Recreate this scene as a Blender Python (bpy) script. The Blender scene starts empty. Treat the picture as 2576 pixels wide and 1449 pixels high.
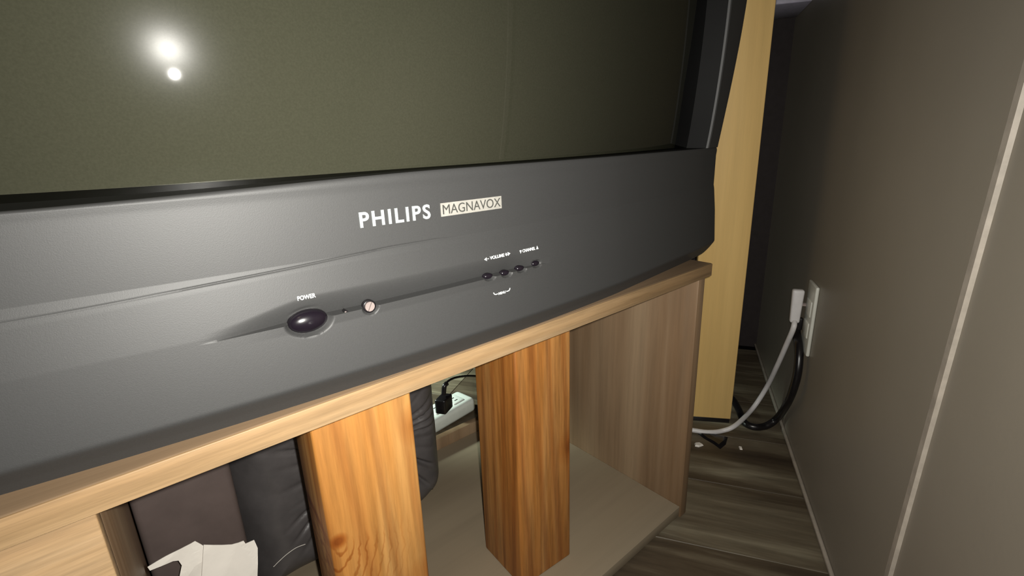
import bpy, bmesh, math, random
import numpy as np
from mathutils import Vector, Matrix
random.seed(4)
sc = bpy.context.scene
COL = sc.collection
H = 0.600                      # lens height above the floor; shapes below use heights measured from the lens

# ------------------------------------------------------------------ camera
FPX = 1230.0
CX, CY = 1288.0, 724.5
_d = np.array([1430 - CX, 4800 - CY, FPX]); _d /= np.linalg.norm(_d)
_vx = 2803 - CX
_x = np.array([_vx, -(_d[0] * _vx + _d[2] * FPX) / _d[1], FPX]); _x /= np.linalg.norm(_x)
_z = -_d
_y = np.cross(_z, _x)
R = np.array([_x, _y, _z])     # camera space (right, down, forward) -> room space (along stand, into stand, up)
cam = bpy.data.cameras.new('camera'); cam.sensor_width = 36.0; cam.lens = FPX / 2576 * 36.0
cam.clip_start = 0.01
co = bpy.data.objects.new('camera', cam); COL.objects.link(co)
r_, d_, f_ = R @ [1, 0, 0], R @ [0, 1, 0], R @ [0, 0, 1]
co.matrix_world = Matrix(((r_[0], -d_[0], -f_[0], 0), (r_[1], -d_[1], -f_[1], 0), (r_[2], -d_[2], -f_[2], H), (0, 0, 0, 1)))
sc.camera = co

def ray(px, py): return R @ np.array([px - CX, py - CY, FPX])
def on_y(px, py, y): r = ray(px, py); return r * y / r[1]
def on_z(px, py, z): r = ray(px, py); return r * z / r[2]

# ------------------------------------------------------------------ world, lights, exposure
sc.view_settings.view_transform = 'Standard'; sc.view_settings.look = 'None'
sc.view_settings.gamma = 1.0; sc.view_settings.use_curve_mapping = False
sc.view_settings.exposure = 0.0
w = bpy.data.worlds.new('world'); sc.world = w; w.use_nodes = True
w.node_tree.nodes['Background'].inputs[0].default_value = (1.0, 0.93, 0.8, 1)
w.node_tree.nodes['Background'].inputs[1].default_value = 0.02

def lamp(name, kind, loc, energy, color, size, aim=None, **kw):
    l = bpy.data.lights.new(name, kind); l.energy = energy; l.color = color
    if kind == 'AREA': l.size = size
    else: l.shadow_soft_size = size
    for k, v in kw.items(): setattr(l, k, v)
    o = bpy.data.objects.new(name, l); COL.objects.link(o)
    o.location = (loc[0], loc[1], loc[2] + H)
    if aim is not None:
        o.rotation_euler = (Vector(aim) - Vector(loc)).to_track_quat('-Z', 'Y').to_euler()
    return o
# the phone's flash beside the lens
lamp('flash', 'AREA', (0.014, 0.0, 0.003), 4.4, (1.0, 0.97, 0.90), 0.008, aim=(0.50, 0.72, -0.23), shape='DISK', spread=math.radians(150))
# dim warm ceiling lamp of the room, behind the photographer
lamp('ceiling_lamp', 'AREA', (-0.5, -0.6, 1.75), 6.0, (1.0, 0.86, 0.64), 0.5, aim=(-0.3, 0.2, -0.6))
# unseen spot light added behind the stand to brighten the power strip
lamp('added_spot_behind_stand', 'SPOT', (0.15, 1.35, -0.15), 55.0, (0.85, 1.0, 0.88), 0.05, aim=(0.56, 0.93, -0.6), spot_size=math.radians(44), spot_blend=0.8)

# ------------------------------------------------------------------ materials
def new_mat(name):
    m = bpy.data.materials.new(name); m.use_nodes = True
    nt = m.node_tree
    return m, nt, nt.nodes['Principled BSDF']
def N(nt, t, **kw):
    n = nt.nodes.new(t)
    for k, v in kw.items(): setattr(n, k, v)
    return n
def coords(nt, scale=(1, 1, 1), rot=(0, 0, 0), kind='Object'):
    tc = N(nt, 'ShaderNodeTexCoord'); mp = N(nt, 'ShaderNodeMapping')
    mp.inputs['Scale'].default_value = scale; mp.inputs['Rotation'].default_value = rot
    nt.links.new(tc.outputs[kind], mp.inputs[0]); return mp.outputs[0]
def noise(nt, vec, scale, detail=4, rough=0.6, dist=0.0):
    n = N(nt, 'ShaderNodeTexNoise'); n.inputs['Scale'].default_value = scale
    n.inputs['Detail'].default_value = detail; n.inputs['Roughness'].default_value = rough
    n.inputs['Distortion'].default_value = dist
    nt.links.new(vec, n.inputs['Vector']); return n.outputs['Fac']
def ramp(nt, fac, stops):
    r = N(nt, 'ShaderNodeValToRGB'); e = r.color_ramp.elements
    while len(e) < len(stops): e.new(0.5)
    for el, (p, c) in zip(e, stops): el.position = p; el.color = (*c, 1)
    nt.links.new(fac, r.inputs[0]); return r.outputs[0]
def mix(nt, a, b, fac, mode='MIX'):
    m = N(nt, 'ShaderNodeMix', data_type='RGBA', blend_type=mode)
    for s, v in ((m.inputs[0], fac), (m.inputs[6], a), (m.inputs[7], b)):
        if hasattr(v, 'links'): nt.links.new(v, s)
        else: s.default_value = v if not isinstance(v, tuple) else (*v, 1)
    return m.outputs[2]
def bump(nt, bsdf, h, strength=0.2, dist=0.001):
    b = N(nt, 'ShaderNodeBump'); b.inputs['Strength'].default_value = strength; b.inputs['Distance'].default_value = dist
    nt.links.new(h, b.inputs['Height']); nt.links.new(b.outputs[0], bsdf.inputs['Normal'])
def plain(name, col, rough=0.5, spec=0.5, metal=0.0, var=0.12, vscale=60, bscale=0, bstr=0.1):
    m, nt, b = new_mat(name)
    v = coords(nt); n = noise(nt, v, vscale, 5)
    lo = tuple(c * (1 - var) for c in col); hi = tuple(min(1, c * (1 + var)) for c in col)
    nt.links.new(ramp(nt, n, [(0.3, lo), (0.7, hi)]), b.inputs['Base Color'])
    b.inputs['Roughness'].default_value = rough; b.inputs['Specular IOR Level'].default_value = spec
    b.inputs['Metallic'].default_value = metal
    if bscale: bump(nt, b, noise(nt, v, bscale, 3), bstr, 0.0006)
    return m
def wood(name, axis, dark, mid, light, across=55, rough=0.5, fine=0.35, distort=1.0, spec=0.35, waves=0.0, knots=0.0, wave_scale=14, knot=None):
    """grain running along one axis of the object"""
    m, nt, b = new_mat(name)
    s = [across] * 3; s[axis] = across * 0.045
    v = coords(nt, tuple(s)); v0 = coords(nt)
    big = noise(nt, v, 0.35, 3, 0.5, distort)
    sm_ = noise(nt, v, 2.6, 5, 0.7)
    c = ramp(nt, big, [(0.28, dark), (0.5, mid), (0.72, light)])
    g = ramp(nt, sm_, [(0.32, (1 - fine,) * 3), (0.6, (1, 1, 1))])
    c = mix(nt, c, g, 1.0, 'MULTIPLY')
    if waves:
        s2 = [1.0] * 3; s2[axis] = 0.05
        wv = N(nt, 'ShaderNodeTexWave', wave_type='BANDS', bands_direction='DIAGONAL')
        wv.inputs['Scale'].default_value = wave_scale; wv.inputs['Distortion'].default_value = 2.6; wv.inputs['Detail'].default_value = 3
        wv.inputs['Detail Scale'].default_value = 1.3
        nt.links.new(coords(nt, tuple(s2)), wv.inputs[0])
        wr = ramp(nt, wv.outputs['Fac'], [(0.0, tuple(1 - waves * k for k in (0.6, 0.85, 1.0))), (0.55, (1, 1, 1))])
        c = mix(nt, c, wr, 1.0, 'MULTIPLY')
    if knots:
        vo = N(nt, 'ShaderNodeTexVoronoi'); vo.inputs['Scale'].default_value = knots
        nt.links.new(v0, vo.inputs['Vector'])
        k = ramp(nt, vo.outputs['Distance'], [(0.05, (0.42, 0.26, 0.16)), (0.11, (0.85, 0.72, 0.6)), (0.2, (1, 1, 1))])
        c = mix(nt, c, k, 1.0, 'MULTIPLY')
    if knot:
        # one knot at (x, z) on the face, with the growth lines sweeping round it
        sx = N(nt, 'ShaderNodeSeparateXYZ'); nt.links.new(v0, sx.inputs[0])
        def mt(op, a, b_=None):
            n = N(nt, 'ShaderNodeMath', operation=op)
            for i, v_ in ((0, a), (1, b_)):
                if v_ is None: continue
                if hasattr(v_, 'links'): nt.links.new(v_, n.inputs[i])
                else: n.inputs[i].default_value = v_
            return n.outputs[0]
        dx = mt('SUBTRACT', sx.outputs[0], knot[0]); dz = mt('SUBTRACT', sx.outputs[2], knot[1])
        below = mt('MAXIMUM', mt('MULTIPLY', dz, -1.0), 0.0)
        el = mt('SQRT', mt('ADD', mt('POWER', mt('MULTIPLY', dx, 1.0), 2.0), mt('POWER', mt('MULTIPLY', dz, 0.42), 2.0)))
        g = mt('ADD', mt('MULTIPLY', el, 150.0), mt('MULTIPLY', noise(nt, v0, 30, 3), 2.6))
        ln = mt('SINE', mt('MULTIPLY', g, 6.2832))
        near = mt('MULTIPLY', mt('MINIMUM', mt('MULTIPLY', below, 60.0), 1.0), mt('MAXIMUM', mt('SUBTRACT', 1.0, mt('MULTIPLY', el, 13.0)), 0.0))
        rc = ramp(nt, ln, [(0.45, (1, 1, 1)), (0.95, (0.62, 0.42, 0.26))])
        c = mix(nt, c, mix(nt, (1.0, 1.0, 1.0), rc, near), 1.0, 'MULTIPLY')
        kr = mt('SQRT', mt('ADD', mt('POWER', dx, 2.0), mt('POWER', dz, 2.0)))
        kc = ramp(nt, mt('MULTIPLY', kr, 100.0), [(0.30, (0.50, 0.30, 0.18)), (0.55, (0.72, 0.52, 0.36)), (0.95, (1, 1, 1))])
        c = mix(nt, c, kc, 1.0, 'MULTIPLY')
    nt.links.new(c, b.inputs['Base Color'])
    b.inputs['Roughness'].default_value = rough; b.inputs['Specular IOR Level'].default_value = spec
    bump(nt, b, sm_, 0.25, 0.0006)
    return m

M = {}
M['case'] = plain('charcoal_plastic', (0.034, 0.034, 0.034), 0.54, 0.44, var=0.06, vscale=900, bscale=1600, bstr=0.12)
M['case_dark'] = plain('black_gloss_plastic', (0.004, 0.004, 0.004), 0.55, 0.12, var=0.1)
M['black'] = plain('black_plastic', (0.008, 0.007, 0.008), 0.30, 0.5)
M['gloss_black'] = plain('gloss_black_plastic', (0.007, 0.005, 0.008), 0.24, 0.5)
M['white_ink'] = plain('white_ink', (0.75, 0.78, 0.76), 0.45, 0.4, var=0.04)
M['silver'] = plain('silver_lettering', (0.30, 0.325, 0.325), 0.35, 0.6, var=0.06, vscale=300)
M['badge'] = plain('badge_silver', (0.27, 0.26, 0.235), 0.4, 0.5, var=0.10, vscale=150)
M['badge_ink'] = plain('badge_dark_ink', (0.05, 0.05, 0.045), 0.5, 0.3)
M['screw'] = plain('bright_screw_metal', (0.40, 0.33, 0.31), 0.35, 0.5, metal=0.5)
M['ivory'] = plain('white_vinyl', (0.62, 0.60, 0.60), 0.4, 0.4, var=0.05)
M['plate'] = plain('white_plate_plastic', (0.62, 0.62, 0.56), 0.35, 0.5, var=0.04)
M['strip'] = plain('white_power_strip_plastic', (0.62, 0.66, 0.62), 0.4, 0.5, var=0.05)
M['paper'] = plain('white_paper', (0.72, 0.68, 0.62), 0.8, 0.2, var=0.06, vscale=25)
M['vinyl'] = plain('black_vinyl', (0.070, 0.064, 0.064), 0.40, 0.45, var=0.15, vscale=40, bscale=500, bstr=0.1)
M['vinyl_brown'] = plain('dark_brown_vinyl', (0.090, 0.068, 0.062), 0.5, 0.4, var=0.12, vscale=30, bscale=400, bstr=0.08)
M['oak'] = wood('oak_edge_veneer', 0, (0.25, 0.15, 0.07), (0.33, 0.215, 0.11), (0.40, 0.275, 0.155), 70, 0.5, 0.34)
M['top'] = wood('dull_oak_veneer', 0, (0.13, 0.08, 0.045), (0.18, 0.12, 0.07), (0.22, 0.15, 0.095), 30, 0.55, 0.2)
M['panel'] = wood('brown_oak_veneer', 2, (0.16, 0.092, 0.045), (0.235, 0.155, 0.09), (0.29, 0.205, 0.125), 26, 0.5, 0.22, spec=0.4)
M['shelf'] = wood('dusty_oak_veneer', 0, (0.19, 0.145, 0.095), (0.255, 0.205, 0.14), (0.30, 0.25, 0.18), 10, 0.5, 0.12)
M['post_front'] = wood('orange_softwood', 2, (0.37, 0.145, 0.028), (0.47, 0.21, 0.052), (0.55, 0.30, 0.10), 60, 0.5, 0.30, waves=0.30, knots=7.0, wave_scale=24, knot=(float(on_y(852, 1366, 0.378)[0]) - 0.1449, float(on_y(842, 1366, 0.378)[2]) + 0.579))
M['post_back'] = wood('red_softwood', 2, (0.27, 0.095, 0.018), (0.36, 0.145, 0.032), (0.46, 0.23, 0.075), 70, 0.5, 0.42, waves=0.36, knots=6.0, wave_scale=26)
M['pine'] = wood('pale_pine', 2, (0.62, 0.40, 0.14), (0.72, 0.49, 0.19), (0.80, 0.58, 0.26), 22, 0.55, 0.10)
def wall_mat():
    m, nt, b = new_mat('taupe_wall_paint')
    v = coords(nt); n = noise(nt, v, 2.2, 4); f = noise(nt, v, 140, 4)
    c = ramp(nt, n, [(0.3, (0.270, 0.242, 0.196)), (0.7, (0.315, 0.282, 0.232))])
    nt.links.new(c, b.inputs['Base Color'])
    b.inputs['Roughness'].default_value = 0.42; b.inputs['Specular IOR Level'].default_value = 0.35
    bump(nt, b, f, 0.12, 0.0008)
    return m
M['wall'] = wall_mat()
M['wall_shaded'] = plain('shaded_wall_colour', (0.03, 0.024, 0.024), 0.7, 0.2)  # shadow on the back wall, painted in as a near-black base colour
M['caulk'] = plain('pale_caulk', (0.40, 0.355, 0.30), 0.5, 0.4, var=0.18, vscale=45)
M['ceiling'] = plain('ceiling_paint', (0.55, 0.53, 0.48), 0.8)
def plank_mat():
    m, nt, b = new_mat('grey_brown_floor_plank')
    oi = N(nt, 'ShaderNodeObjectInfo')
    tc = N(nt, 'ShaderNodeTexCoord'); add = N(nt, 'ShaderNodeVectorMath', operation='ADD')
    mul = N(nt, 'ShaderNodeMath', operation='MULTIPLY'); mul.inputs[1].default_value = 7.0
    nt.links.new(oi.outputs['Random'], mul.inputs[0])
    nt.links.new(tc.outputs['Object'], add.inputs[0]); nt.links.new(mul.outputs[0], add.inputs[1])
    mp = N(nt, 'ShaderNodeMapping'); mp.inputs['Scale'].default_value = (19, 2.0, 19)
    nt.links.new(add.outputs[0], mp.inputs[0])
    a = noise(nt, mp.outputs[0], 0.8, 5, 0.62, 0.6); f = noise(nt, mp.outputs[0], 5, 4, 0.7)
    c = ramp(nt, a, [(0.30, (0.040, 0.028, 0.018)), (0.48, (0.080, 0.060, 0.038)), (0.62, (0.15, 0.125, 0.085)), (0.74, (0.30, 0.27, 0.19))])
    c = mix(nt, c, ramp(nt, f, [(0.3, (0.72, 0.72, 0.72)), (0.6, (1, 1, 1))]), 1.0, 'MULTIPLY')
    nt.links.new(c, b.inputs['Base Color']); b.inputs['Roughness'].default_value = 0.5
    bump(nt, b, f, 0.2, 0.0005)
    return m
M['plank'] = plank_mat()
def phosphor_mat():
    m, nt, b = new_mat('grey_green_phosphor')
    v = coords(nt); n = noise(nt, v, 700, 2)
    nt.links.new(ramp(nt, n, [(0.3, (0.30, 0.30, 0.20)), (0.7, (0.35, 0.35, 0.235))]), b.inputs['Base Color'])
    b.inputs['Roughness'].default_value = 0.20; b.inputs['Specular IOR Level'].default_value = 0.28
    return m
M['phosphor'] = phosphor_mat()
def glass_mat():
    m, nt, b = new_mat('front_glass')
    nt.nodes.remove(b); out = nt.nodes['Material Output']
    fr = N(nt, 'ShaderNodeFresnel')
    ge = N(nt, 'ShaderNodeNewGeometry'); mr = N(nt, 'ShaderNodeMapRange')      # a thin pane reflects alike from both sides
    mr.inputs['To Min'].default_value = 1.5; mr.inputs['To Max'].default_value = 1 / 1.5
    nt.links.new(ge.outputs['Backfacing'], mr.inputs['Value']); nt.links.new(mr.outputs['Result'], fr.inputs['IOR'])
    v = coords(nt)
    tr = N(nt, 'ShaderNodeBsdfTransparent'); # dark tinted pane: transmission falls with the path through it, 0.34 ^ (1 / cos(refracted angle))
    dt = N(nt, 'ShaderNodeVectorMath', operation='DOT_PRODUCT')
    nt.links.new(ge.outputs['Incoming'], dt.inputs[0]); nt.links.new(ge.outputs['Normal'], dt.inputs[1])
    def mt(op, a, b_=None):
        n = N(nt, 'ShaderNodeMath', operation=op)
        for i, v_ in ((0, a), (1, b_)):
            if v_ is None: continue
            if hasattr(v_, 'links'): nt.links.new(v_, n.inputs[i])
            else: n.inputs[i].default_value = v_
        return n.outputs[0]
    c2 = mt('MULTIPLY', dt.outputs['Value'], dt.outputs['Value'])
    cr = mt('SQRT', mt('SUBTRACT', 1.0, mt('DIVIDE', mt('SUBTRACT', 1.0, c2), 2.25)))
    tt = mt('POWER', 0.34, mt('DIVIDE', 1.0, cr))
    cc = N(nt, 'ShaderNodeCombineColor')
    for i in range(3): nt.links.new(tt, cc.inputs[i])
    nt.links.new(cc.outputs[0], tr.inputs[0])
    gl = N(nt, 'ShaderNodeBsdfGlossy'); gl.inputs['Roughness'].default_value = 0.02
    mx = N(nt, 'ShaderNodeMixShader')
    nt.links.new(fr.outputs[0], mx.inputs[0]); nt.links.new(tr.outputs[0], mx.inputs[1]); nt.links.new(gl.outputs[0], mx.inputs[2])
    nt.links.new(mx.outputs[0], out.inputs['Surface'])
    return m
M['glass'] = glass_mat()

# ------------------------------------------------------------------ object helpers
WLOC = {}
def tag(o, label=None, cat=None, group=None, kind=None):
    if label: o['label'] = label
    if cat: o['category'] = cat
    if group: o['group'] = group
    if kind: o['kind'] = kind
    return o
def empty(name, loc, label, cat, group=None):
    o = bpy.data.objects.new(name, None); o.empty_display_size = 0.05; COL.objects.link(o)
    p = Vector((loc[0], loc[1], loc[2] + H)); o.location = p; WLOC[o.name] = p
    return tag(o, label, cat, group)
def mk(name, verts, faces, mat, parent=None, smooth=False, origin=None):
    """one mesh object from points given in lens-height coordinates"""
    a = np.array(verts, float)
    if origin is None:
        lo, hi = a.min(0), a.max(0); origin = (lo + hi) / 2
        if parent is None: origin[2] = lo[2]
    o0 = np.array(origin, float)
    me = bpy.data.meshes.new(name); me.from_pydata((a - o0).tolist(), [], [tuple(f) for f in faces])
    me.validate(); me.update()
    bm = bmesh.new(); bm.from_mesh(me); bmesh.ops.recalc_face_normals(bm, faces=bm.faces); bm.to_mesh(me); bm.free()
    if smooth: me.polygons.foreach_set('use_smooth', [True] * len(me.polygons))
    me.materials.append(mat)
    o = bpy.data.objects.new(name, me); COL.objects.link(o)
    p = Vector((o0[0], o0[1], o0[2] + H)); WLOC[o.name] = p
    if parent is not None:
        o.parent = parent; o.location = p - WLOC[parent.name]
    else: o.location = p
    return o
def sharp(o, deg=40):
    me = o.data
    me.polygons.foreach_set('use_smooth', [True] * len(me.polygons))
    bm = bmesh.new(); bm.from_mesh(me)
    for e in bm.edges:
        if len(e.link_faces) == 2 and e.calc_face_angle(0) > math.radians(deg): e.smooth = False
    bm.to_mesh(me); bm.free(); return o
def box_vf(x0, x1, y0, y1, z0, z1, bev=0.0, seg=2):
    bm = bmesh.new(); bmesh.ops.create_cube(bm, size=1)
    for v in bm.verts:
        v.co = Vector(((x0 + x1) / 2 + v.co.x * (x1 - x0), (y0 + y1) / 2 + v.co.y * (y1 - y0), (z0 + z1) / 2 + v.co.z * (z1 - z0)))
    if bev: bmesh.ops.bevel(bm, geom=bm.edges[:], offset=bev, segments=seg, affect='EDGES', profile=0.5)
    bm.verts.ensure_lookup_table()
    v = [tuple(q.co) for q in bm.verts]; f = [[q.index for q in p.verts] for p in bm.faces]
    bm.free(); return v, f
def box(name, dims, mat, parent=None, bev=0.001, frame=None, seg=2):
    """box; frame = (origin, u, v) puts it in a turned frame: x along u, y along v"""
    v, f = box_vf(*dims, bev, seg)
    if frame: v = [place(p, frame) for p in v]
    o = mk(name, v, f, mat, parent)
    return sharp(o, 50) if bev else o
def place(p, fr):
    o, u, v = fr
    return (o[0] + p[0] * u[0] + p[1] * v[0], o[1] + p[0] * u[1] + p[1] * v[1], o[2] + p[2])
def spline(pts, n=10):
    P = [np.array(p, float) for p in pts]; P = [2 * P[0] - P[1]] + P + [2 * P[-1] - P[-2]]
    out = []
    for i in range(1, len(P) - 2):
        for k in range(n):
            t = k / n; a, b, c, d = P[i - 1:i + 3]
            out.append(0.5 * (2 * b + (c - a) * t + (2 * a - 5 * b + 4 * c - d) * t * t + (3 * b - a - 3 * c + d) * t ** 3))
    out.append(P[-2]); return out
def tube_vf(pts, r, seg=12):
    """sweep; r may be a number or a list of radii"""
    n = len(pts); rr = r if hasattr(r, '__len__') else [r] * n
    V, F = [], []; up = np.array([0.13, 0.21, 0.97])
    for i, p in enumerate(pts):
        t = pts[min(i + 1, n - 1)] - pts[max(i - 1, 0)]; t = t / np.linalg.norm(t)
        a = np.cross(t, up)
        if np.linalg.norm(a) < 0.1: a = np.cross(t, np.array([1.0, 0, 0]))
        a /= np.linalg.norm(a); b = np.cross(t, a); up = np.cross(a, t)
        for k in range(seg):
            w_ = 2 * math.pi * k / seg; V.append(p + rr[i] * (a * math.cos(w_) + b * math.sin(w_)))
    for i in range(n - 1):
        for k in range(seg):
            F.append((i * seg + k, i * seg + (k + 1) % seg, (i + 1) * seg + (k + 1) % seg, (i + 1) * seg + k))
    F.append(tuple(range(seg))); F.append(tuple((n - 1) * seg + k for k in range(seg)))
    return V, F
def tube(name, pts, r, mat, parent=None, seg=12, n=10):
    v, f = tube_vf(spline(pts, n), r, seg); return sharp(mk(name, v, f, mat, parent), 60)
def smooth_step(a, b, x):
    t = min(1.0, max(0.0, (x - a) / (b - a))); return t * t * (3 - 2 * t)

# ------------------------------------------------------------------ room shell
ZF = -0.600
WU = np.array([0.8600, 0.5105]); WN = np.array([-0.5105, 0.8600])   # along the right wall, and out of it into the room
WD = -0.235                                                         # the wall's distance from the lens
WALL = ((WN[0] * WD, WN[1] * WD, 0.0), WU, WN)                       # frame: x along the wall, y out of it
T0, T1, N1, ZC = -2.0, 1.475, 2.7, 1.8
def on_wall(px, py, off=0.0):
    r = ray(px, py); t = (WD + off) / float(np.dot(r[:2], WN)); return r * t
def structure(o, label=None): return tag(o, label, kind='structure')
structure(box('wall_right', (T0 - .1, T1 + .1, -0.1, 0.0, ZF - .02, ZC), M['wall'], None, 0, WALL), 'taupe painted wall on the right of the television')
structure(box('wall_back', (T1, T1 + .1, 0.0, N1, ZF - .02, ZC), M['wall_shaded'], None, 0, WALL), 'wall behind the stand, its shadow put into a dark colour')
structure(box('wall_front', (T0 - .1, T0, 0.0, N1, ZF - .02, ZC), M['wall'], None, 0, WALL))
structure(box('wall_left', (T0 - .1, T1 + .1, N1, N1 + .1, ZF - .02, ZC), M['wall'], None, 0, WALL))
structure(box('ceiling', (T0 - .1, T1 + .1, -0.1, N1 + .1, ZC, ZC + .1), M['ceiling'], None, 0, WALL))
floor = structure(box('floor', (T0 - .1, T1 + .1, -0.1, N1 + .1, ZF - .03, ZF - .003), M['case_dark'], None, 0, WALL), 'floor of grey brown wood look planks')
# planks run out from the right wall; one seam meets the wall line at t = 0.81
PW = 0.158
pv, pf = box_vf(-PW / 2 + .0006, PW / 2 - .0006, -0.6 + .0006, 0.6 - .0006, -0.003, 0.0, 0.0005, 1)
pm = bpy.data.meshes.new('plank'); pm.from_pydata(pv, [], pf); pm.update(); pm.materials.append(M['plank'])
ang = math.atan2(WU[1], WU[0])
k0 = math.floor((T0 - 0.81) / PW); k1 = math.ceil((T1 - 0.81) / PW)
rp = random.Random(3)
for k in range(k0, k1):
    t = 0.81 + (k + 0.5) * PW
    if t + PW / 2 > T1 + .09: continue
    off = [0.55, 0.15, 0.38, 0.02][k % 4]
    for j in range(3):
        n = off + 0.6 + 1.2 * (j - 1) + 0.6
        if n - 0.6 < -0.1 - 1.2 or n > N1 + 0.5: continue
        p = place((t, n, ZF), WALL)
        o = bpy.data.objects.new('plank', pm); COL.objects.link(o)
        o.parent = floor; o.location = Vector((p[0], p[1], ZF + H)) - WLOC['floor']; o.rotation_euler = (0, 0, ang)
# pale caulk lines: along the foot of the wall, and up the wall at a panel seam
structure(box('baseboard_right', (T0, T1, 0.0, 0.006, ZF, ZF + .0075), M['caulk'], None, 0.002, WALL), 'thin pale bead along the foot of the right wall')
def seam_strip():
    a, b = on_wall(2246, 1449), on_wall(2584, 220)
    d = (b - a); V = []
    for s in (-0.62, 1.9):
        c = a + d * s
        for x, y in ((-.0052, 0), (-.0040, .0035), (.0040, .0035), (.0052, 0)):
            V.append((c[0] + WU[0] * x + WN[0] * y, c[1] + WU[1] * x + WN[1] * y, c[2]))
    z0 = ZF
    for i in range(4): V[i] = (V[i][0], V[i][1], max(V[i][2], z0))
    F = [(i, i + 1, i + 5, i + 4) for i in range(3)] + [(0, 3, 7, 4), (0, 1, 2, 3), (4, 5, 6, 7)]
    return mk('trim_1', V, F, M['caulk'])
structure(seam_strip(), 'narrow pale vertical strip on the right wall')

# ------------------------------------------------------------------ television stand
stand = empty('television_stand', (0.19, 0.53, ZF), 'oak veneer stand with one open bay under the big charcoal television', 'stand')
ZT0, ZT1 = -0.1943, -0.1757
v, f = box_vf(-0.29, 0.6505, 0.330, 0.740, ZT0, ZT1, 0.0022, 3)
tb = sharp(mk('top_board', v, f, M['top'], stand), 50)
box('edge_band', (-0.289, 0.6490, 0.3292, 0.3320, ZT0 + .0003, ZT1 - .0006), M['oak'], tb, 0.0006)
def panel(name, dims, mat=None): return box(name, dims, mat or M['panel'], stand, 0.0008)
panel('side_panel', (0.6215, 0.6385, 0.333, 0.738, ZF + .0005, ZT0))
panel('side_panel', (-0.285, -0.268, 0.350, 0.738, ZF + .0005, ZT0))
panel('divider_panel', (-0.0520, -0.0355, 0.350, 0.738, -0.579, ZT0))
panel('door', (-0.286, -0.0355, 0.332, 0.3495, -0.590, ZT0 - .0004), M['oak'])
panel('bottom_board', (-0.268, 0.6215, 0.335, 0.738, -0.597, -0.579), M['shelf'])
panel('back_rail', (-0.268, 0.6215, 0.738, 0.752, -0.597, -0.5555))

# ------------------------------------------------------------------ posts under the top board
def post(name, px_mid, y, deg, mat, label):
    """square post; its front left edge stands at (x, y)"""
    m = px_mid; c, s = math.cos(math.radians(deg)), math.sin(math.radians(deg))
    v, f = box_vf(0, 0.089, 0, 0.089, -0.579, ZT0, 0.003, 3)
    v = [place(p, ((m, y, 0), (c, s), (-s, c))) for p in v]
    o = sharp(mk(name, v, f, mat), 50)
    return tag(o, label, 'post', 'square timber posts under the stand top')
post('support_post', 0.0963, 0.378, -5.5, M['post_front'], 'orange softwood post nearest the camera, in front of the black cushion')
post('support_post', 0.3309, 0.394, -3.5, M['post_back'], 'reddish softwood post beside the right side panel, right of the power strip')

# ------------------------------------------------------------------ television
KX, XC = 0.20, 0.26
def front(x, z):
    """bowed front of the cabinet"""
    zz = max(z, -0.03)
    return 0.33 + KX * (x - XC) ** 2 + 0.3 * ((zz - 0.235) ** 2 - 0.0702)
PROF = [(-.20, -.014), (-.1757, -.0025), (-.168, .0022), (-.1590, .0085), (-.1570, .0092), (-.11, .0056), (-.0785, .0016), (-.0735, .0004), (-.03, 0.0002), (1, 0)]
def prof(z):
    for (a, b), (c, d) in zip(PROF, PROF[1:]):
        if z <= c: return b + (d - b) * (z - a) / (c - a)
    return 0.0
SEAM = [(-.235, -.083), (-.048, -.0803), (-.020, -.0800), (.038, -.0779), (.095, -.0758), (.162, -.0728), (.201, -.0728), (.252, -.0765), (.9, -.0765)]
def seam_z(x):
    for (a, b), (c, d) in zip(SEAM, SEAM[1:]):
        if x <= c: return b + (d - b) * (x - a) / (c - a)
    return -.0765
GZ = -0.1130
def relief(x, z):
    """bow-out of the lower fascia: seam line and the long scoop that holds the buttons"""
    d = prof(z)
    s = z - seam_z(x); fade = 1 - smooth_step(0.17, 0.25, x)
    d -= 0.00045 * fade * (0.35 + 0.65 * smooth_step(-0.06, 0.05, x)) * math.exp(-(s / 0.00062) ** 2)
    d += 0.0002 * fade * smooth_step(0.0, -0.004, s)
    w_ = smooth_step(0.030, 0.105, x) * (1 - smooth_step(0.27, 0.325, x))
    if w_ > 0 and z > GZ:
        h = 0.006 + 0.011 * w_; q = (z - GZ) / h
        if q < 1: d -= 0.0085 * w_ * (1 - q) ** 1.4 * min(1.0, (z - GZ) / 0.0006)
    if w_ > 0 and GZ - 0.006 < z <= GZ: d += 0.0008 * w_ ** 2 * (1 - (GZ - z) / 0.006)
    # oval dish round the power button
    e = math.hypot((x - 0.0958) / 0.0150, (z + 0.1137) / 0.0096)
    if e < 1.12: d = d + (min(d, prof(z) - 0.004) - d) * smooth_step(1.12, 0.80, e)
    for cx, cz in CTRL:
        e = math.hypot((x - cx) / 0.0060, (z - cz) / 0.0034)
        if e < 1.15: d = d + (min(d, prof(z) - 0.003) - d) * smooth_step(1.15, 0.72, e)
    e = math.hypot((x - 0.1388) / 0.0060, (z + 0.1130) / 0.0056)
    if e < 1.15: d = d + (min(d, prof(z) - 0.003) - d) * smooth_step(1.15, 0.72, e)
    return d
CTRL = [(0.2480, -0.1120), (0.2668, -0.1128), (0.2849, -0.1121), (0.3046, -0.1113)]
XL = -0.235
ZTOP = 0.60
def x_right(z): return 0.7207 + 0.0215 * smooth_step(-0.02, 0.25, z)
def z_bot(x):
    xr = 0.7207; r = 0.030
    if x > xr - r: return -0.1757 + r - math.sqrt(max(0, r * r - (x - xr + r) ** 2))
    return -0.1757
def edge_roll(x, z):
    r = 0.010; q = x - (x_right(z) - r)
    a = r - math.sqrt(max(0, r * r - q * q)) if q > 0 else 0
    q = (XL + r) - x
    return a + (r - math.sqrt(max(0, r * r - q * q)) if q > 0 else 0)
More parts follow.
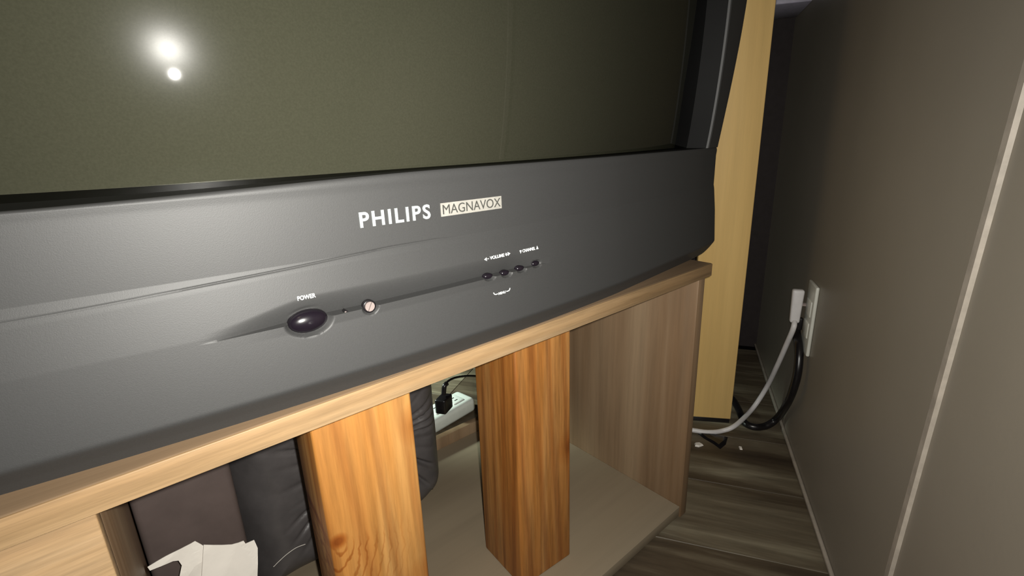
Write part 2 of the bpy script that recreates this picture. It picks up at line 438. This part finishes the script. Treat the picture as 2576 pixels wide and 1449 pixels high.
def z_lip(x): return -0.0195 - 0.0058 * smooth_step(0.22, -0.06, x)
def x_open(z): return 0.6735 - 0.05 * max(0, z) ** 1.0 * 0.9
XOL, ZOT = -0.165, 0.50
def surf(x, z): return front(x, z) - relief(x, z) + edge_roll(x, z)
def grid(rows):
    V, F = [], []; idx = []
    for row in rows:
        idx.append([len(V) + i for i in range(len(row))]); V += row
    for a, b in zip(idx, idx[1:]):
        for i in range(len(a) - 1): F.append((a[i], a[i + 1], b[i + 1], b[i]))
    return V, F
def fascia():
    V, F, LV, LF = [], [], [], []
    def add(vf, V=V, F=F):
        n = len(V); V.extend(vf[0]); F.extend([tuple(i + n for i in q) for q in vf[1]])
    def add_lip(vf): add(vf, LV, LF)
    # lower fascia
    xs = sorted(set(np.round(np.concatenate([np.linspace(0, 0.71, 60), np.linspace((0.03 - XL) / .9557, (0.33 - XL) / .9557, 480), np.linspace(0.93, 1, 22)]), 5)))
    zs = list(np.concatenate([np.linspace(-0.1757, -0.150, 22)[:-1], np.linspace(-0.150, -0.084, 82)[:-1], np.linspace(-0.084, -0.070, 50)[:-1], np.linspace(-0.070, -0.027, 18)]))
    zs = sorted(zs + [GZ, GZ + .0006, GZ + .0003])
    rows = []
    for z in zs:
        row = []
        for u in xs:
            x = XL + (x_right(z) - XL) * u; zz = max(z, z_bot(x)); row.append((x, surf(x, zz), zz))
        rows.append(row)
    # roll over the lip and back into the opening
    for k in range(1, 7):
        row = []
        for u in xs:
            x = XL + (x_right(-.02) - XL) * u; zl = z_lip(x); a = k / 6
            z = -0.027 + (zl + 0.027) * math.sin(a * math.pi / 2); back = 0.0030 * (1 - math.cos(a * math.pi / 2))
            row.append((x, surf(x, z) + back, z))
        rows.append(row)
    add(grid(rows))
    top = rows[-1]; lx = [p for p in top if XOL - .004 < p[0] < x_open(0) + .002]
    add_lip(grid([lx, [(x, y + .006, z + .0003) for x, y, z in lx], [(x, y + .045, -.0185) for x, y, z in lx]]))
    # right stile, left stile, head
    zz = list(np.linspace(-0.0195, ZTOP, 64))
    rows, lipr = [], []
    for z in zz:
        xo, xr = x_open(z), x_right(z); row = []
        lipr.append([(xo - 0.014, front(xo, z) + 0.045, z), (xo - 0.0006, front(xo, z) + 0.0035, z)])
        row.append((xo - 0.0006, front(xo, z) + 0.0035, z)); row.append((xo + 0.0006, front(xo, z) + 0.0010, z)); row.append((xo + 0.0025, front(xo, z) + 0.0002, z))
        for u in np.concatenate([np.linspace(0.08, 0.75, 8), np.linspace(0.8, 1, 12)]):
            x = xo + (xr - xo) * u; row.append((x, front(x, z) + edge_roll(x, z), z))
        rows.append(row)
    add(grid(rows)); add_lip(grid(lipr))
    rows, lipl = [], []
    for z in zz:
        row = [(x, front(x, z) + edge_roll(x, z), z) for x in np.concatenate([XL + np.linspace(0, 0.01, 8), np.linspace(XL + .014, XOL, 6)])]
        row.append((XOL + .003, front(XOL, z) + .004, z)); rows.append(row)
        lipl.append([(XOL + .003, front(XOL, z) + .004, z), (XOL + .012, front(XOL, z) + .045, z)])
    add(grid(rows)); add_lip(grid(lipl))
    rows = []
    for z in [ZOT - .012, ZOT - .002] + list(np.linspace(ZOT, ZTOP, 6)):
        rows.append([(x, front(x, z) + (.045 if z < ZOT - .01 else .004 if z < ZOT else 0) , z) for x in np.linspace(XOL, x_open(z), 40)])
    add(grid(rows[1:])); add_lip(grid(rows[:2]))
    return V, F, LV, LF
tv = empty('television', (0.25, 0.55, ZT1), 'big charcoal tube television with a curved grey green screen', 'television')
v, f, lv, lf = fascia()
mk('screen_surround', lv, lf, M['case_dark'], tv, True)
bez = sharp(mk('bezel', v, f, M['case'], tv), 35)
# cabinet behind the front
def cabinet():
    def loop(y, sx, sz0, sz1, r):
        xm = (XL + 0.7207) / 2; hx = (0.7207 - XL) / 2 * sx; out = []
        for cx, cz, a0 in ((xm + hx - r, sz0 + r, -90), (xm + hx - r, sz1 - r, 0), (xm - hx + r, sz1 - r, 90), (xm - hx + r, sz0 + r, 180)):
            for k in range(7):
                a = math.radians(a0 + 15 * k); out.append((cx + r * math.cos(a), y, cz + r * math.sin(a)))
        return out
    loops = [loop(0.384, 0.99, -0.1745, ZTOP - .002, .029), loop(0.46, 0.985, -0.1745, ZTOP - .006, .03), loop(0.50, 0.93, -0.1745, ZTOP - .03, .03), loop(0.70, 0.78, -0.1745, 0.48, .04), loop(0.80, 0.6, -0.150, 0.36, .05)]
    V, F = [], []; n = len(loops[0])
    for l in loops: V += l
    for i in range(len(loops) - 1):
        for k in range(n): F.append((i * n + k, i * n + (k + 1) % n, (i + 1) * n + (k + 1) % n, (i + 1) * n + k))
    F.append(tuple((len(loops) - 1) * n + k for k in range(n)))
    return V, F
v, f = cabinet(); sharp(mk('cabinet_back', v, f, M['case'], tv), 40)
def screen(dy, kz=0.30, zc=0.235):
    xs = np.linspace(XOL - .006, 0.690, 70); zs = np.linspace(-0.030, ZOT + .01, 50)
    return grid([[(x, 0.342 + dy + 0.30 * (x - 0.26) ** 2 + kz * ((z - zc) ** 2 - 0.064), z) for x in xs] for z in zs])
def face_viewer(o):
    if o.data.polygons[0].normal.y > 0: o.data.flip_normals()
v, f = screen(0.008, 0.30, 0.312); tube_ = mk('picture_tube', v, f, M['phosphor'], tv, True)
v, f = screen(0.0); fg = mk('front_glass', v, f, M['glass'], tube_, True)
face_viewer(tube_); face_viewer(fg)
# buttons
def dome(name, cx, cz, a, b, h, base, mat, parent, power=2.0, seg=28, rings=8):
    V, F = [], []
    for i in range(rings + 1):
        q = i / rings; rr = math.sin(q * math.pi / 2); hh = h * math.cos(q * math.pi / 2)
        for k in range(seg):
            t = 2 * math.pi * k / seg; V.append((cx + a * rr * math.cos(t), base - hh, cz + b * rr * math.sin(t)))
    for i in range(rings):
        for k in range(seg): F.append((i * seg + k, i * seg + (k + 1) % seg, (i + 1) * seg + (k + 1) % seg, (i + 1) * seg + k))
    F.append(tuple(range(seg)))
    n = len(V)
    for k in range(seg):
        t = 2 * math.pi * k / seg; V.append((cx + a * math.cos(t), base + .003, cz + b * math.sin(t)))
    for k in range(seg): F.append((rings * seg + k, rings * seg + (k + 1) % seg, n + (k + 1) % seg, n + k))
    return mk(name, V, F, mat, parent, True)
pb = front(0.0958, GZ) - prof(GZ)
tag(dome('power_button', 0.0958, -0.1137, 0.0132, 0.0080, 0.0062, pb + .0028, M['gloss_black'], tv), 'glossy black oval power button')
for cx, cz in CTRL:
    dome('control_button', cx, cz, 0.0047, 0.0025, 0.0018, front(cx, cz) - prof(cz) + .0022, M['gloss_black'], tv, seg=16, rings=4)
dome('indicator_lamp', 0.1209, -0.1133, 0.0010, 0.0010, 0.0010, front(0.1209, GZ) - prof(GZ) + .0012, M['screw'], tv, seg=12, rings=3)
def diamond(cx, cz, a, b, y):
    return [(cx - a, y, cz), (cx, y, cz - b), (cx + a, y, cz), (cx, y, cz + b), (cx - a, y + .004, cz), (cx, y + .004, cz - b), (cx + a, y + .004, cz), (cx, y + .004, cz + b)], \
        [(0, 1, 2, 3), (0, 1, 5, 4), (1, 2, 6, 5), (2, 3, 7, 6), (3, 0, 4, 7)]
v, f = diamond(0.1213, -0.1138, 0.0030, 0.0026, front(0.1209, GZ) - prof(GZ) + .0008); mk('lamp_recess', v, f, M['black'], tv)
ys = front(0.1388, GZ) - prof(GZ)
def ring(cx, cz, r0, r1, y0, y1, seg=28):
    V, F = [], []
    for r, y in ((r0, y0), (r1, y1), (r1, y1 + .004)):
        for k in range(seg): t = 2 * math.pi * k / seg; V.append((cx + r * math.cos(t), y, cz + r * math.sin(t)))
    for i in range(2):
        for k in range(seg): F.append((i * seg + k, i * seg + (k + 1) % seg, (i + 1) * seg + (k + 1) % seg, (i + 1) * seg + k))
    return V, F
v, f = ring(0.1388, -0.1130, 0.0037, 0.0048, ys + .0012, ys + .0006); mk('screw_rim', v, f, M['black'], tv, True)
def half_disc(cx, cz, r, gap, side, tilt, y, seg=14):
    V = []; a0 = math.asin(gap / r)
    for k in range(seg + 1):
        t = a0 + (math.pi - 2 * a0) * k / seg; px, pz = r * math.cos(t), side * r * math.sin(t)
        c, s = math.cos(tilt), math.sin(tilt)
        V.append((cx + px * c - pz * s, y, cz + px * s + pz * c))
    n = len(V); V += [(x, yy + .003, z) for x, yy, z in V]
    F = [tuple(range(n))] + [(k, (k + 1) % n, n + (k + 1) % n, n + k) for k in range(n)]
    return V, F
V, F = [], []
for sd in (1, -1):
    a, b = half_disc(0.1388, -0.1130, 0.0036, 0.00035, sd, math.radians(62), ys + .0002); n = len(V); V += a; F += [tuple(i + n for i in q) for q in b]
tag(mk('slotted_screw', V, F, M['screw'], tv), 'bright slotted screw head right of the power button')

# lettering on the front: flat glyph outlines laid on the curved fascia
def glyphs(text, bold=0.0, res=4, spacing=1.0):
    cu = bpy.data.curves.new('glyphs', 'FONT'); cu.body = text; cu.offset = bold; cu.resolution_u = res; cu.size = 1; cu.space_character = spacing
    ob = bpy.data.objects.new('glyphs', cu); COL.objects.link(ob)
    dg = bpy.context.evaluated_depsgraph_get(); dg.update()
    me = bpy.data.meshes.new_from_object(ob.evaluated_get(dg))
    V = [tuple(q.co) for q in me.vertices]; F = [tuple(p.vertices) for p in me.polygons]
    bpy.data.objects.remove(ob); bpy.data.curves.remove(cu); bpy.data.meshes.remove(me)
    return V, F
def fit(V, x0, x1, z0, z1, skew=0.0):
    a = np.array(V); lo, hi = a.min(0), a.max(0); out = []
    for p in V:
        u = (p[0] - lo[0]) / (hi[0] - lo[0]); w_ = (p[1] - lo[1]) / (hi[1] - lo[1])
        out.append((x0 + (x1 - x0) * u, z0 + (z1 - z0) * w_ + skew * u))
    return out
def lay(name, P, F, mat, lift, thick, parent=None):
    """2-D outline -> thin solid on the fascia"""
    bm = bmesh.new()
    vs = [bm.verts.new((x, front(x, z) - prof(z) - lift, z)) for x, z in P]
    for q in F:
        try: bm.faces.new([vs[i] for i in q])
        except ValueError: pass
    bmesh.ops.remove_doubles(bm, verts=bm.verts, dist=1e-6)
    ex = bmesh.ops.extrude_face_region(bm, geom=bm.faces[:])
    for e in ex['geom']:
        if isinstance(e, bmesh.types.BMVert): e.co.y += thick
    bm.verts.index_update()
    v = [tuple(q.co) for q in bm.verts]; f = [[q.index for q in p.verts] for p in bm.faces]; bm.free()
    return mk(name, v, f, mat, parent or tv)
V, F = glyphs('PHILIPS', 0.024, 4, 1.22); lay('front_lettering', fit(V, 0.1409, 0.1975, -0.0559, -0.0447), F, M['silver'], 0.0007, 0.0016)
def rect(x0, x1, z0, z1, r=0.0004, nx=12):
    P, F = [], []
    for i in range(nx + 1):
        x = x0 + (x1 - x0) * i / nx; P += [(x, z0), (x, z1)]
    F = [(2 * i, 2 * i + 2, 2 * i + 3, 2 * i + 1) for i in range(nx)]
    return P, F
P, F = rect(0.2070, 0.2681, -0.0557, -0.0452); badge = lay('badge_plate', P, F, M['badge'], 0.0007, 0.0016)
tag(badge, 'pale silver badge with dark letters')
V, F = glyphs('MAGNAVOX', 0.0); lay('badge_lettering', fit(V, 0.2086, 0.2668, -0.0541, -0.0466), F, M['badge_ink'], 0.0010, 0.0006, badge)
INK = M['white_ink']
V, F = glyphs('POWER', 0.02); lay('power_lettering', fit(V, 0.0910, 0.1028, -0.0980, -0.0950), F, INK, 0.00025, 0.0005)
def marks(name, polys, text, box_):
    V, F = glyphs(text, 0.012); P = fit(V, *box_)
    for pl in polys:
        n = len(P); P += pl; F.append(tuple(range(n, n + len(pl))))
    return lay(name, P, F, INK, 0.00025, 0.0005)
zv = lambda x: -0.0967 + (x - 0.2446) * 0.03
def tri(x, z, a, b): return [(x, z - b), (x, z + b), (x + a, z)]
marks('volume_lettering', [tri(0.2468, -0.0966, -0.0026, 0.0015), [(0.2477, -0.0968), (0.2491, -0.0968), (0.2491, -0.0963), (0.2477, -0.0963)],
      [(0.2675, -0.0962), (0.2687, -0.0977), (0.2699, -0.0962), (0.2687, -0.0947)], tri(0.2706, -0.0961, 0.0028, 0.0016)], 'VOLUME', (0.2504, 0.2664, -0.0977, -0.0949))
marks('channel_lettering', [[(0.2845, -0.0954), (0.2870, -0.0954), (0.28575, -0.0984)], [(0.3055, -0.0978), (0.3081, -0.0978), (0.3068, -0.0948)]], 'CHANNEL', (0.2882, 0.3040, -0.0979, -0.0951))
def hook(x0, x1, z, up):
    s = 1 if x1 > x0 else -1; t = 0.00035; o, i = [], []
    for k in range(7):
        a = math.radians(90 * k / 6); r = 0.0022
        o.append((x0 + s * (r - (r + t) * math.cos(a)), z + r - (r + t) * math.sin(a))); i.append((x0 + s * (r - (r - t) * math.cos(a)), z + r - (r - t) * math.sin(a)))
    o.append((x1, z - t)); i.append((x1, z + t))
    return o + i[::-1]
marks('menu_lettering', [hook(0.2503, 0.2547, -0.1289, 1), hook(0.2690, 0.2646, -0.1289, 1)], 'MENU', (0.2556, 0.2637, -0.1301, -0.1279))

# ------------------------------------------------------------------ things inside the open bay
def pillow(name, x0, x1, z0, z1, yf, thick, r_right, mat, wrinkle, nx=150, nz=150):
    """upholstered slab: rounded outline, puffed front with gathers"""
    xm, zm, hx, hz = (x0 + x1) / 2, (z0 + z1) / 2, (x1 - x0) / 2, (z1 - z0) / 2
    V, F = [], []
    def outline(u, w_):
        # square -> rounded rectangle
        x, z = u * hx, w_ * hz
        r = .014 if u < 0 else r_right
        ax, az = abs(x) - (hx - r), abs(z) - (hz - r)
        if ax > 0 and az > 0:
            m_ = max(ax, az); l = math.hypot(ax, az); k = m_ / l if l else 1
            x = math.copysign(hx - r + ax * k, x); z = math.copysign(hz - r + az * k, z)
        return xm + x, zm + z
    us = np.sin(np.linspace(-1, 1, nx) * math.pi / 2) * .35 + np.linspace(-1, 1, nx) * .65
    ws = np.sin(np.linspace(-1, 1, nz) * math.pi / 2) * .35 + np.linspace(-1, 1, nz) * .65
    for side in (0, 1):
        base = len(V)
        for w_ in ws:
            for u in us:
                x, z = outline(u, w_); e = max(abs(u), abs(w_)); d = (1 - e) * min(hx, hz)
                lift = thick / 2 * (1 - (1 - min(1, d / (thick * .55))) ** 2.4) if d < thick * .55 else thick / 2
                y = yf + thick / 2 + (-lift if side == 0 else lift)
                if side == 0: y += wrinkle(x, z) * min(1, d / .012)
                V.append((x, y, z))
        for j in range(nz - 1):
            for i in range(nx - 1):
                a = base + j * nx + i; F.append((a, a + 1, a + nx + 1, a + nx))
    o = mk(name, V, F, mat, None, True)
    bm = bmesh.new(); bm.from_mesh(o.data); bmesh.ops.remove_doubles(bm, verts=bm.verts, dist=1e-5); bmesh.ops.recalc_face_normals(bm, faces=bm.faces); bm.to_mesh(o.data); bm.free()
    return o
def gathers(x, z):
    dx, dz = x - 0.235, z + 0.415; rr = math.hypot(dx, dz * 0.8); a = math.atan2(dz, dx)
    k = math.exp(-((rr - 0.085) / 0.036) ** 2)
    s = math.sin(a * 34 + 2.2 * math.sin(a * 5)) ; s = max(0, s) ** 2
    return 0.0120 * k * s * (0.5 + 0.5 * math.sin(a * 7.3 + 1)) + 0.006 * math.exp(-(rr / 0.05) ** 2) + 0.0012 * math.sin(x * 90 + z * 60)
cush = pillow('cushion', 0.058, 0.358, -0.5785, -0.235, 0.598, 0.085, 0.06, M['vinyl'], gathers)
tag(cush, 'black vinyl cushion with gathered creases, standing behind the orange post', 'cushion')
def pipe_loop():
    pts = []
    hx, hz, r, xm, zm = 0.150, 0.1715, 0.06, 0.208, -0.4068
    for cx, cz, a0 in ((xm - hx + r, zm + hz - r, 90), (xm - hx + r, zm - hz + r, 180)):
        for k in range(6): a = math.radians(a0 + 18 * k); pts.append((cx + r * math.cos(a), 0.6415, cz + r * math.sin(a)))
    return pts
tube('piping', pipe_loop(), 0.0035, M['vinyl'], cush, 8, 3)
# dark case at the left of the bay
case = box('storage_case', (-0.0345, 0.0545, 0.555, 0.700, -0.579, -0.225), M['vinyl_brown'], None, 0.006, None, 3)
tag(case, 'smooth dark brown case standing left of the black cushion', 'case')
box('lid_seam', (-0.0345, 0.0545, 0.5535, 0.558, -0.268, -0.262), M['vinyl'], case, 0.001)

# torn white papers leaning on the case
def sheet(name, outline_px, y, lean, mat, label, seed, cat='paper'):
    """torn sheet: an outline on an upright plane, filled, crumpled and given thickness"""
    pts = [on_y(px, py, y) for px, py in outline_px]
    bm = bmesh.new(); vs = [bm.verts.new(p) for p in pts]; bm.faces.new(vs); bm.normal_update()
    bmesh.ops.triangulate(bm, faces=bm.faces[:])
    for _ in range(4): bmesh.ops.subdivide_edges(bm, edges=[e for e in bm.edges if e.calc_length() > .006], cuts=1); bmesh.ops.triangulate(bm, faces=bm.faces[:])
    rr = random.Random(seed); folds = [(rr.uniform(-1, 1), rr.uniform(-.5, 1), rr.uniform(0, 6), rr.uniform(60, 130)) for _ in range(4)]
    zt = max(p[2] for p in pts)
    for v in bm.verts:
        dy = sum(.0011 * abs(math.sin((v.co.x * a + v.co.z * b) * f + c)) for a, b, c, f in folds)
        v.co.y += dy + lean * (v.co.z - zt)
    ex = bmesh.ops.extrude_face_region(bm, geom=bm.faces[:])
    for e in ex['geom']:
        if isinstance(e, bmesh.types.BMVert): e.co.y += .0006
    bm.verts.index_update()
    v = [tuple(q.co) for q in bm.verts]; f = [[q.index for q in p.verts] for p in bm.faces]; bm.free()
    return tag(mk(name, v, f, mat), label, cat, 'torn white papers in the bay')
sheet('paper_sheet', [(514, 1376), (560, 1374), (584, 1371), (613, 1361), (618, 1368), (640, 1360), (648, 1378), (645, 1449), (640, 1560), (655, 1650), (505, 1660), (500, 1560), (508, 1449)], 0.505, 0.10, M['paper'], 'torn white paper with a jagged top, right of the folded one', 3)
sheet('paper_sheet', [(372, 1432), (420, 1404), (468, 1378), (492, 1365), (516, 1377), (526, 1400), (530, 1449), (532, 1560), (525, 1640), (440, 1640), (448, 1500), (452, 1449), (458, 1425), (450, 1414), (436, 1416), (378, 1440)], 0.515, 0.10, M['paper'], 'folded white paper strip reaching left across the dark case', 8)
# loose thread
tp = [on_y(x, y, 0.59) for x, y in ((688, 1426), (703, 1411), (722, 1394), (745, 1378), (768, 1369))]
tag(tube('loose_thread', tp, 0.0004, M['paper'], None, 6, 6), 'thin pale thread on the black cushion beside the orange post', 'thread')

# ------------------------------------------------------------------ power strip behind the stand
pe, pl = on_z(1200, 1034, ZF)[:2], on_z(1100, 1094, ZF)[:2]
su = (pl - pe) / np.linalg.norm(pl - pe); sv = np.array([su[1], -su[0]])
if sv[1] < 0: sv = -sv
SF = ((pe[0], pe[1], ZF), su, sv)      # x from the near end back behind the cushion, y across
strip = empty('power_strip', (pe[0], pe[1], ZF), 'white power strip on the floor behind the stand', 'power strip')
SW, SH, SL = 0.062, 0.036, 0.34
v, f = box_vf(0, SL, 0, SW, 0.001, SH, 0.011, 5); sharp(mk('strip_body', [place(p, SF) for p in v], f, M['strip'], strip), 50)
for i in range(5):
    cx = 0.040 + i * 0.052
    v, f = box_vf(cx - .016, cx + .016, 0.014, SW - .014, SH - .002, SH + .0022, 0.0018, 2); o = sharp(mk('outlet', [place(p, SF) for p in v], f, M['strip'], strip), 50)
    V, F = [], []
    for yy in (0.024, 0.036):
        a, b = box_vf(cx - .0045, cx + .0045, yy, yy + .0022, SH + .001, SH + .0026, 0); n = len(V); V += a; F += [tuple(k + n for k in q) for q in b]
    mk('slots', [place(p, SF) for p in V], F, M['black'], o)
cord = empty('black_plug', tuple(on_y(1117, 1040, 0.80)), 'black plug with a thin cord, standing on the white power strip', 'plug')
def plug_at(px0, px1, py0, py1, y):
    a, b = on_y(px0, py1, y), on_y(px1, py0, y); w_ = abs(b[0] - a[0]); v, f = box_vf(-w_ / 2, w_ / 2, -.012, .012, 0, b[2] - a[2], 0.004, 3)
    c = ((a[0] + b[0]) / 2, y, a[2]); d = np.array([0.78, 0.62])
    return [(c[0] + p[0] * .80 - p[1] * .6, c[1] + p[0] * .45 + p[1] * .8, c[2] + p[2]) for p in v], f
v, f = plug_at(1099, 1134, 990, 1041, 0.805); sharp(mk('plug_body', v, f, M['black'], cord), 50)
cp = [on_y(x, y, yy) for x, y, yy in ((1116, 992, .805), (1118, 972, .805), (1130, 957, .81), (1155, 948, .83), (1195, 946, .86), (1260, 955, .90), (1330, 1010, .92))]
tube('relief_sleeve', cp[:2] + [(cp[1] + cp[2]) / 2], 0.0052, M['black'], cord, 12, 6)
tube('cord', cp, 0.0024, M['black'], cord, 10, 8)

# ------------------------------------------------------------------ pine board standing right of the television
b0, b1 = on_z(1754, 1049, ZF + .010), on_z(1838, 1055, ZF + .010)
bu = (b1 - b0)[:2] / np.linalg.norm((b1 - b0)[:2]); bn = np.array([-bu[1], bu[0]])
if np.dot(bn, b1[:2]) < 0: bn = -bn
BF = ((b1[0], b1[1], 0), -bu, bn)
board = box('pine_board', (0, 0.092, 0, 0.019, ZF + .010, 1.15), M['pine'], None, 0.0018, BF)
tag(board, 'tall pale pine board standing right of the television', 'board')
box('foot_strip', (0.002, 0.090, 0.001, 0.018, ZF, ZF + .010), M['black'], board, 0.0006, BF)

# ------------------------------------------------------------------ wall outlet, plug and cords
tp_ = 0.9600; zc_ = -0.3235
outlet = empty('wall_outlet', place((tp_, 0, zc_ - .065), WALL), 'white outlet plate on the taupe wall', 'outlet')
box('plate', (tp_ - .036, tp_ + .018, 0.0002, 0.0060, zc_ - .0645, zc_ + .0645), M['plate'], outlet, 0.0022, WALL, 3)
for dz in (-0.02, 0.02): box('receptacle', (tp_ - .0255, tp_ + .0075, 0.004, 0.0078, zc_ + dz - .0145, zc_ + dz + .0145), M['plate'], outlet, 0.0015, WALL)
def at_n(px, py, off): return on_wall(px, py, off)
NP = 0.022                                      # how far the white plug stands out from the wall
top, bot = at_n(2009, 728, NP), at_n(1998, 812, NP)
tpl = float(np.dot(top[:2], WU))
wp = empty('white_power_cord', place((tpl, NP, bot[2]), WALL), 'white power cord hanging from the wall plate to the floor', 'cord')
v, f = box_vf(-.007, .007, -.010, .010, bot[2], top[2], 0.004, 3)
v = [place((tpl + p[0], NP + p[1] * (1 - .2 * (top[2] - p[2]) / (top[2] - bot[2])), p[2]), WALL) for p in v]
sharp(mk('plug_body', v, f, M['ivory'], wp), 50)
wc = [at_n(x, y, n) for x, y, n in ((1999, 800, .021), (1996, 825, .024), (1978, 868, .027), (1955, 920, .031), (1928, 975, .037), (1893, 1028, .060), (1850, 1070, .0985))]
wc += [on_z(x, y, ZF + .006) for x, y in ((1816, 1084), (1782, 1087), (1748, 1083), (1700, 1074))]
tube('cord', wc, 0.0048, M['ivory'], wp, 12, 10)
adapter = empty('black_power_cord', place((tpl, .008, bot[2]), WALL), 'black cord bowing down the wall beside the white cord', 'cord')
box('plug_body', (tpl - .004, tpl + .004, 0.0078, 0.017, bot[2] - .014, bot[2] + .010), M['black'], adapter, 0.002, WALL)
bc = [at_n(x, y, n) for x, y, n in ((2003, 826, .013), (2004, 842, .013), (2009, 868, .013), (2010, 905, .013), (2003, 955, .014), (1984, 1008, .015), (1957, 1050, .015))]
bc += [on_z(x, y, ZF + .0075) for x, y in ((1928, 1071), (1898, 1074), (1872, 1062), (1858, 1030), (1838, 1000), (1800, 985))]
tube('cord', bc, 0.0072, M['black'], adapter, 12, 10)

# prongs that join the white plug to the plate
V, F = [], []
for dt_ in (-.003, .003):
    a, b = box_vf(tpl + dt_ - .0012, tpl + dt_ + .0012, 0.006, NP - .006, top[2] - .030, top[2] - .026, 0); n = len(V); V += [place(p, WALL) for p in a]; F += [tuple(k + n for k in q) for q in b]
mk('prongs', V, F, M['screw'], wp)
# pale shelf on the right wall, its near end just inside the top of the view
sh = on_wall(2044, 2); st = float(np.dot(sh[:2], WU)); lo_, hi_ = 0.02, 0.4
for _ in range(40):
    mid = (lo_ + hi_) / 2; q = place((st, mid, sh[2]), WALL); qc = R.T @ np.array(q)
    if qc[0] / qc[2] * FPX + CX > 1951: lo_ = mid
    else: hi_ = mid
tag(box('wall_shelf', (st, st + 0.16, 0.0, lo_, sh[2], sh[2] + .018), plain('pale_lavender_laminate', (0.42, 0.40, 0.50), 0.5), None, 0.002, WALL), 'pale lavender shelf end at the top right of the pine board', 'shelf')

# scraps on the floor by the cord
def crumple(name, px, z, h, mat, label, cat, seed, group=None):
    rr = random.Random(seed); base = [on_z(x, y, z) for x, y in px]; n = len(base)
    c = sum(base) / n; V = [tuple(p) for p in base]
    V += [tuple(p * .75 + c * .25 + np.array([0, 0, h * rr.uniform(.5, 1)])) for p in base] + [tuple(c + np.array([0, 0, h * .8]))]
    F = [(i, (i + 1) % n, n + (i + 1) % n, n + i) for i in range(n)] + [(n + i, n + (i + 1) % n, 2 * n) for i in range(n)] + [tuple(range(n))]
    return tag(mk(name, V, F, mat), label, cat, group)
crumple('plastic_scrap', [(1748, 1086), (1775, 1090), (1806, 1094), (1831, 1100), (1826, 1118), (1812, 1130), (1796, 1118), (1772, 1104)], ZF, 0.006, M['black'], 'crumpled black plastic scrap on the floor under the white cord', 'scrap', 2)
crumple('crumb', [(1747, 1116), (1760, 1115), (1770, 1121), (1758, 1125), (1748, 1123)], ZF, 0.004, M['paper'], 'pale flake on the floor near the black plastic scrap, beside the stand', 'flake', 5)
crumple('crumb', [(1858, 1124), (1866, 1126), (1868, 1132), (1861, 1131)], ZF, 0.003, M['paper'], 'small pale flake on the floor below the bend of the black cord', 'flake', 6)
